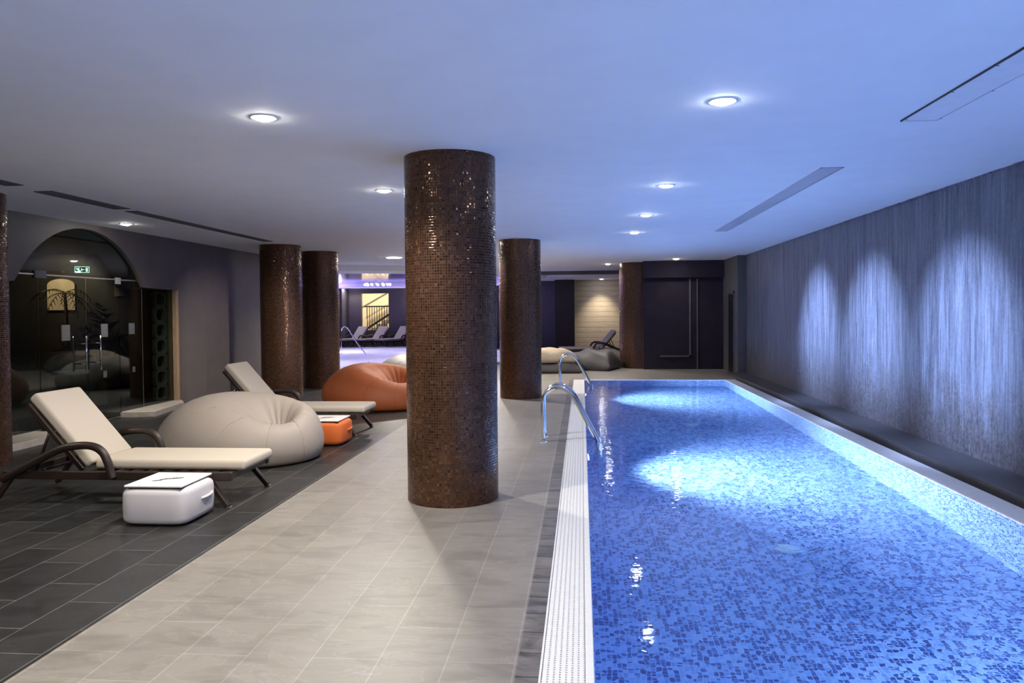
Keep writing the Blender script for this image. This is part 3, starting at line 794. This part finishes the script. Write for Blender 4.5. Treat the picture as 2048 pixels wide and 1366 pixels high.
notice(10.40, 10.47, .62, .70, 'small square sticker low on the glass pane right of the doors')
# sills
bm = BM(); prism(bm, [(XL + .01, 5.9), (-6.16, 5.9), (-6.05, 7.5), (-6.04, 8.03), (-6.30, 8.42), (XL - .3, 8.45), (XL - .3, 7.87), (XL + .01, 7.84)], 0, .08)
struct('trim_9', bm, M['sill'], bevel=.006)
bm = BM(); prism(bm, [(XL - .3, 10.12), (XL + .11, 10.12), (-6.03, 10.20), (-6.20, 11.30), (XL + .01, 11.62), (XL + .01, 11.56), (XL - .3, 11.56)], 0, .08)
struct('trim_10', bm, M['sill'], bevel=.006)
# spa room behind the glass
bm = BM(); box(bm, -11.2, -11.0, 5, 14, 0, HC); box(bm, -11, XL - .42, 5.0, 5.2, 0, HC); box(bm, -11, XL - .42, 13.6, 13.8, 0, HC)
struct('wall_spa', bm, M['dark_room'])
bm = BM(); box(bm, -11, XL - .4, 5.2, 13.6, -.02, .004); struct('floor_spa', bm, M['dark_deck'])
bm = BM(); box(bm, -11, XL - .42, 5.2, 13.6, 2.60, 2.63); struct('ceiling_spa', bm, M['dark_room'])
# ochre arch niche on the spa wall
def archplate(bm, x0, x1, yc, w, z0, z1, n=16):
    poly = [(yc - w / 2, z0), (yc + w / 2, z0)] + [(yc + w / 2 * math.cos(PI * k / n), z1 - .0 + (w / 2) * .5 * math.sin(PI * k / n)) for k in range(n + 1)]
    prism_x(bm, poly, x0, x1)
def niche(x0, x1, z0, z1, label):
    n = 14; bm = BM(); cx_ = (x0 + x1) / 2; w_ = (x1 - x0) / 2
    pl = [(x0, z0), (x1, z0)] + [(cx_ + w_ * math.cos(PI * k / n), z1 + .12 * math.sin(PI * k / n)) for k in range(n + 1)]
    a = [bm.verts.new((x, 13.59, z)) for x, z in pl]; b = [bm.verts.new((x, 13.55, z)) for x, z in pl]
    bm.faces.new(a); bm.faces.new(b[::-1])
    for k in range(len(pl)): bm.faces.new((a[k], a[(k + 1) % len(pl)], b[(k + 1) % len(pl)], b[k]))
    tag(obj('wall_niche', bm, M['spa_warm']), label, 'niche')
niche(-10.1, -9.55, 1.55, 2.02, 'larger ochre lit arched niche on the spa wall behind the glass doors')
niche(-8.76, -8.50, 1.80, 2.1, 'small narrow ochre niche on the spa wall, right of the larger one')
# curved stone bench
bm = BM(); prof = []
for k in range(33):
    a = PI * .15 + k / 32 * PI * .9
    prof.append((-8.9 + 1.15 * math.cos(a), 9.2 + 2.1 * math.sin(a) * -1))
rows = []
for k in range(25):
    t_ = k / 24; y = 8.4 + 3.3 * t_; x = -8.1 - .2 * math.sin(t_ * PI)
    hgt = .30 + .55 * math.sin(t_ * PI * .55)
    row = [bm.verts.new((x + .45 * math.cos(q), y, max(0, hgt * math.sin(q)) ** .7)) for q in [PI * j / 12 for j in range(13)]]
    rows.append(row)
for a, b_ in zip(rows, rows[1:]):
    for j in range(12): bm.faces.new((a[j], a[j + 1], b_[j + 1], b_[j]))
bm.faces.new(rows[0]); bm.faces.new(rows[-1][::-1])
o = obj('stone_bench', bm, M['spa_stone'], smooth=True, sub=1); tag(o, 'rounded dark stone bench behind the glass doors', 'bench')
tb = thing('side_table', 'small pale topped table before the stone bench behind glass', 'table', (-7.32, 10.28, 0))
bm = BM(); superbox(bm, .17, .24, .585, .665, .5); obj('table_top', bm, M['pouf_white'], tb, smooth=True, weld=True)
bm = BM(); lathe(bm, [(0, 0), (.16, 0), (.15, .02), (.035, .05), (.03, .59), (0, .59)], 20); obj('stem', bm, M['spa_stone'], tb, smooth=True)
# exit sign
ex = thing('exit_sign', 'lit green and white exit sign hanging inside the arch', 'exit sign', (-7.0, 10.1, 2.09), math.radians(-55)); ex.scale = (.62, .62, .62)
bm = BM(); box(bm, -.02, .02, -.15, .15, -.075, .075); obj('housing', bm, M['exit_dark'], ex, bevel=.004)
bm = BM()
for a in ((-.145, .145, .058, .070), (-.145, .145, -.070, -.058), (-.145, -.133, -.07, .07), (.133, .145, -.07, .07)): box(bm, .0205, .022, *a)
obj('border', bm, M['exit'], ex)
bm = BM()
def ybox(y0, y1, z0, z1): box(bm, .0205, .023, y0, y1, z0, z1)
ybox(-.115, -.095, .005, .040); ybox(-.110, -.05, -.008, .012); ybox(-.085, -.06, -.045, .035); ybox(-.085, -.045, .028, .042); ybox(-.055, -.035, -.045, -.01)
ybox(.0, .05, -.008, .010); ybox(-.02, .0, -.03, .03)
ybox(.07, .115, -.045, .042)
obj('pictogram', bm, M['exit'], ex)
bm = BM()
for y in (-.1, .1): tube(bm, [(0, y, .07), (0, y, .57)], .004, 6)
obj('hanger', bm, M['brushed'], ex)
L = D.lights.new('sign_bulb', 'POINT'); L.energy = .0; 
D.lights.remove(L)
# perforated lattice by the jamb
bm = BM(); LX = XL - .20; yA, yB = 11.16, 11.49; nh = 7; z0 = .1; hh = .245
def holeface(bm, yc, zcn, w, h, k=20):
    outer = []; inner = []
    for i in range(k):
        a = 2 * PI * i / k; c, s = math.cos(a), math.sin(a); q = max(abs(c), abs(s))
        outer.append((yc + w / 2 * c / q, zcn + h / 2 * s / q))
        sg = lambda v: math.copysign(abs(v) ** .65, v)
        inner.append((yc + w * .33 * sg(c), zcn + h * .36 * sg(s)))
    for X in (0, 1):
        pass
    vo = [[bm.verts.new((LX + dx, *p)) for p in outer] for dx in (0, .05)]; vi = [[bm.verts.new((LX + dx, *p)) for p in inner] for dx in (0, .05)]
    for i in range(k):
        j = (i + 1) % k
        bm.faces.new((vo[0][i], vo[0][j], vi[0][j], vi[0][i])); bm.faces.new((vo[1][j], vo[1][i], vi[1][i], vi[1][j])); bm.faces.new((vi[0][i], vi[0][j], vi[1][j], vi[1][i]))
for k in range(nh): holeface(bm, (yA + yB) / 2, z0 + hh * (k + .5), yB - yA, hh)
o = obj('lattice_screen', bm, M['lattice'], smooth=False); tag(o, 'pale screen pierced by a column of rounded openings behind the right glass pane', 'screen')

# palms
def palm(loc, h, label, seed, n=11, ll=.7):
    random.seed(seed); t = thing('potted_palm', label, 'plant', loc, 0, 'palms in the spa room')
    bm = BM(); lathe(bm, [(0, 0), (.14, 0), (.19, .28), (.17, .28), (.16, .25), (0, .25)], 24); obj('pot', bm, M['pot'], t, smooth=True)
    bm = BM(); tube(bm, catmull([(0, 0, .2), (.03, .02, h * .5), (0, 0, h)], 5), .035, 8, .025); obj('trunk', bm, M['trunk'], t, smooth=True)
    bm = BM()
    for i in range(n):
        a = 2 * PI * i / n + random.uniform(-.2, .2); up = random.uniform(.1, .9); l = ll * random.uniform(.8, 1.1)
        spine = [Vector((math.cos(a) * l * s_, math.sin(a) * l * s_, h + l * (up * s_ - .9 * s_ * s_))) for s_ in [k / 8 for k in range(9)]]
        side = Vector((-math.sin(a), math.cos(a), 0))
        for k in range(1, 9):
            p = spine[k]; d = (spine[k] - spine[k - 1]).normalized()
            for sg in (-1, 1):
                e = p + side * sg * .17 * (1 - k / 12) + d * .10 - Vector((0, 0, .05))
                q = [bm.verts.new(p - d * .012), bm.verts.new(p + d * .018), bm.verts.new(e)]
                bm.faces.new(q)
        tube(bm, spine, .005, 5)
    obj('fronds', bm, M['leaf'], t); return t
palm((-9.35, 13.0, 0), 1.85, 'tall dark palm silhouetted before the ochre niche', 4, 11, .5)
palm((-9.7, 7.6, 0), 1.3, 'dark leafy palm behind the left glass pane', 9, 12, .55)
palm((-9.7, 10.2, 0), 1.5, 'slim dark palm farther behind the right glass door', 12, 9, .45)
L = D.lights.new('niche_lamp', 'SPOT'); L.energy = 110; L.color = (1, .78, .5); L.spot_size = 1.9; L.spot_blend = .5
t = thing('spa_spotlight', 'small spotlight washing the ochre niche in the spa room', 'spotlight', (-9.7, 12.7, 2.6))
bm = BM(); lathe(bm, [(0, -.05), (.04, -.05), (.04, 0)], 16); obj('housing', bm, M['black'], t)
o = D.objects.new('bulb', L); COL.objects.link(o); o.parent = t; o.location = (0, 0, -.07)
o.rotation_euler = Vector((-.15, .85, -.75)).to_track_quat('-Z', 'Y').to_euler()

# ------------------------------------------------------------------ whirlpool hall on the far left
wp = thing('whirlpool', 'round white whirlpool filled with glowing violet water on the far left', 'whirlpool', (WC[0], WC[1], 0))
bm = BM(); lathe(bm, [(0, -.9), (WR - .9, -.9), (WR - .5, -.5), (WR - .3, -.45), (WR - .28, .0), (WR - .25, .03), (WR + .02, .03), (WR + .03, 0)], 72); obj('basin', bm, M['white_stone'], wp, smooth=False)
bm = BM(); lathe(bm, [(0, -.02), (WR - .29, -.02)], 72); obj('water', bm, M['spa_water'], wp)
for k in range(5):
    a = PI * .25 + k * PI * 2 / 5
    L = D.lights.new('bulb', 'POINT'); L.energy = 120; L.color = (.66, .62, 1); L.shadow_soft_size = .15
    o = D.objects.new('bulb', L); COL.objects.link(o); o.parent = wp; o.location = (3.4 * math.cos(a), 3.4 * math.sin(a), -.35)
# rail
bm = BM(); tube(bm, catmull([(0, 0, -.4), (0, 0, .6), (.02, 0, .88), (.14, 0, .97), (.3, 0, .82), (.55, 0, .42), (.86, 0, .0), (1.0, 0, -.25)], 6), .022, 10)
o = obj('pool_handrail', bm, M['chrome'], smooth=True); o.location = (-8.45, 26, 0); tag(o, 'curved steel handrail rising from the whirlpool', 'handrail')
# dropped ring ceiling
rg = thing('ceiling_ring', 'dropped round ceiling ring with violet light over the whirlpool', 'ceiling ring', (WC[0], WC[1], 0))
bm = BM(); lathe(bm, [(WR - .1, HC), (WR - .1, 2.46), (WR + .15, 2.44), (WR + .35, 2.5), (WR + .5, HC)], 96); obj('ring', bm, M['ceiling'], rg, smooth=False)
bm = BM(); lathe(bm, [(0, HC - .012), (WR - .11, HC - .012)], 72); obj('stretch_ceiling', bm, M['violet_membrane'], rg)
bm = BM(); lathe(bm, [(WR - .11, 2.49), (WR - .125, 2.49), (WR - .125, 2.475), (WR - .11, 2.475)], 96); obj('light_strip', bm, M['led'], rg)
for k in range(8):
    a = 2 * PI * (k + .5) / 8
    L = D.lights.new('bulb', 'POINT'); L.energy = 18; L.color = (.34, .24, 1); L.shadow_soft_size = .1
    o = D.objects.new('bulb', L); COL.objects.link(o); o.parent = rg; o.location = (5.4 * math.cos(a), 5.4 * math.sin(a), 2.50)
# chandelier
ch = thing('chandelier', 'ring chandelier of small glowing bulbs above the whirlpool', 'chandelier', (-6.85, 25.0, 2.42))
bm = BM()
prev = [(.43 * math.cos(a * PI / 12), .43 * math.sin(a * PI / 12), 0) for a in range(25)]
tube(bm, prev, .008, 6)
for a in (0, PI / 2, PI, 3 * PI / 2): tube(bm, [(.43 * math.cos(a), .43 * math.sin(a), 0), (0, 0, .2)], .003, 5)
obj('hoop', bm, M['chrome'], ch, smooth=True)
for k in range(14):
    a = 2 * PI * k / 14; bm = BM(); bmesh.ops.create_icosphere(bm, subdivisions=2, radius=.028 if k % 3 else .04)
    bmesh.ops.translate(bm, verts=bm.verts, vec=(.43 * math.cos(a), .43 * math.sin(a), -.03)); obj('bulb', bm, M['bulb'], ch, smooth=True)
# far walls with the hall window
Y3 = 33.0
bm = BM()
for a in ((-16, -9.80, 0, HC), (-8.55, -7.35, 0, HC), (-9.80, -8.55, 0, .67), (-9.80, -8.55, 2.30, HC), (-7.35, -6.9, 2.4, HC), (-6.9, -2.8, 0, HC)):
    box(bm, a[0], a[1], Y3, Y3 + .2, a[2], a[3])
struct('wall_far', bm, M['violet_wall'])
bm = BM(); box(bm, -16.2, -16, 15.4, 33, 0, HC); struct('wall_far_left', bm, M['violet_wall'])
bm = BM(); box(bm, -16, XL - .4, 15.2, 15.4, 0, HC); struct('wall_far_near', bm, M['violet_wall'])
bm = BM(); box(bm, -10.9, -10.35, 32.0, 33, 0, HC); struct('wall_far_pier', bm, M['violet_wall'])
bm = BM(); box(bm, -16, -5, 36.5, 36.7, -.1, 3.4); struct('wall_stairwell', bm, M['cream_wall'])
bm = BM(); box(bm, -16, -5, 33.2, 36.7, -.1, 0); struct('floor_stairwell', bm, M['stair'])
# stair flight and balusters
st = thing('staircase', 'cream staircase with dark balusters seen through the hall window', 'staircase', (-9.2, 35.2, 0))
bm = BM()
for k in range(9): box(bm, -1.2 + k * .27, -.93 + k * .27, -.5, .5, .2 + k * .18, .38 + k * .18)
obj('steps', bm, M['stair'], st)
bm = BM(); obox(bm, (-1.3, -.55, 1.55), (1.2, -.55, 2.9), .06, .16, (0, 1, 0)); obox(bm, (-1.3, .9, 1.2), (1.4, .9, 2.75), .06, .24, (0, 1, 0)); obj('stringer', bm, M['stair'], st)
for k in range(12):
    bm = BM(); x = -.62 + k * .115; tube(bm, [(x, -1.2, .35), (x, -1.2, 1.72)], .017, 6); obj('baluster', bm, M['black'], st)
bm = BM(); tube(bm, [(-.75, -1.2, 1.73), (.75, -1.2, 1.73)], .03, 8); tube(bm, [(-.8, -1.1, .62), (.8, -1.1, 1.62)], .05, 8); obj('rail', bm, M['black'], st)
for x_, e_ in ((-10.5, 105), (-8.0, 105)):
    t = thing('stairwell_lamp', 'ceiling lamp in the stairwell, %s of two' % ('left' if x_ < -9 else 'right'), 'ceiling light', (x_, 34.6, HC))
    bm = BM(); lathe(bm, [(0, -.03), (.1, -.02), (.12, 0)], 20); obj('shade', bm, M['bulb'], t)
    L = D.lights.new('bulb', 'POINT'); L.energy = e_; L.color = (1, .86, .62); L.shadow_soft_size = .1
    o = D.objects.new('bulb', L); COL.objects.link(o); o.parent = t; o.location = (0, 0, -.25)
# wall sconce at the opening on the right
sn = thing('wall_sconce', 'white glowing wall lamp beside the nearest column edge', 'wall lamp', (-7.32, 32.9, 1.95))
bm = BM(); bmesh.ops.create_icosphere(bm, subdivisions=2, radius=.13); obj('shade', bm, M['bulb'], sn, smooth=True)
bm = BM(); box(bm, -.02, .02, -.02, .1, -.25, .0); obj('arm', bm, M['brushed'], sn)
bm = BM(); bmesh.ops.create_icosphere(bm, subdivisions=2, radius=.09); bmesh.ops.translate(bm, verts=bm.verts, vec=(-.18, 0, -.22)); obj('lower_shade', bm, M['bulb'], sn, smooth=True)

# ------------------------------------------------------------------ world and view
w = D.worlds.new('world'); sc.world = w; w.use_nodes = True
w.node_tree.nodes['Background'].inputs[0].default_value = (.5, .55, .65, 1); w.node_tree.nodes['Background'].inputs[1].default_value = .02
sc.view_settings.view_transform = 'Standard'; sc.view_settings.look = 'None'; sc.view_settings.gamma = 1; sc.view_settings.use_curve_mapping = False
sc.view_settings.exposure = 0.3
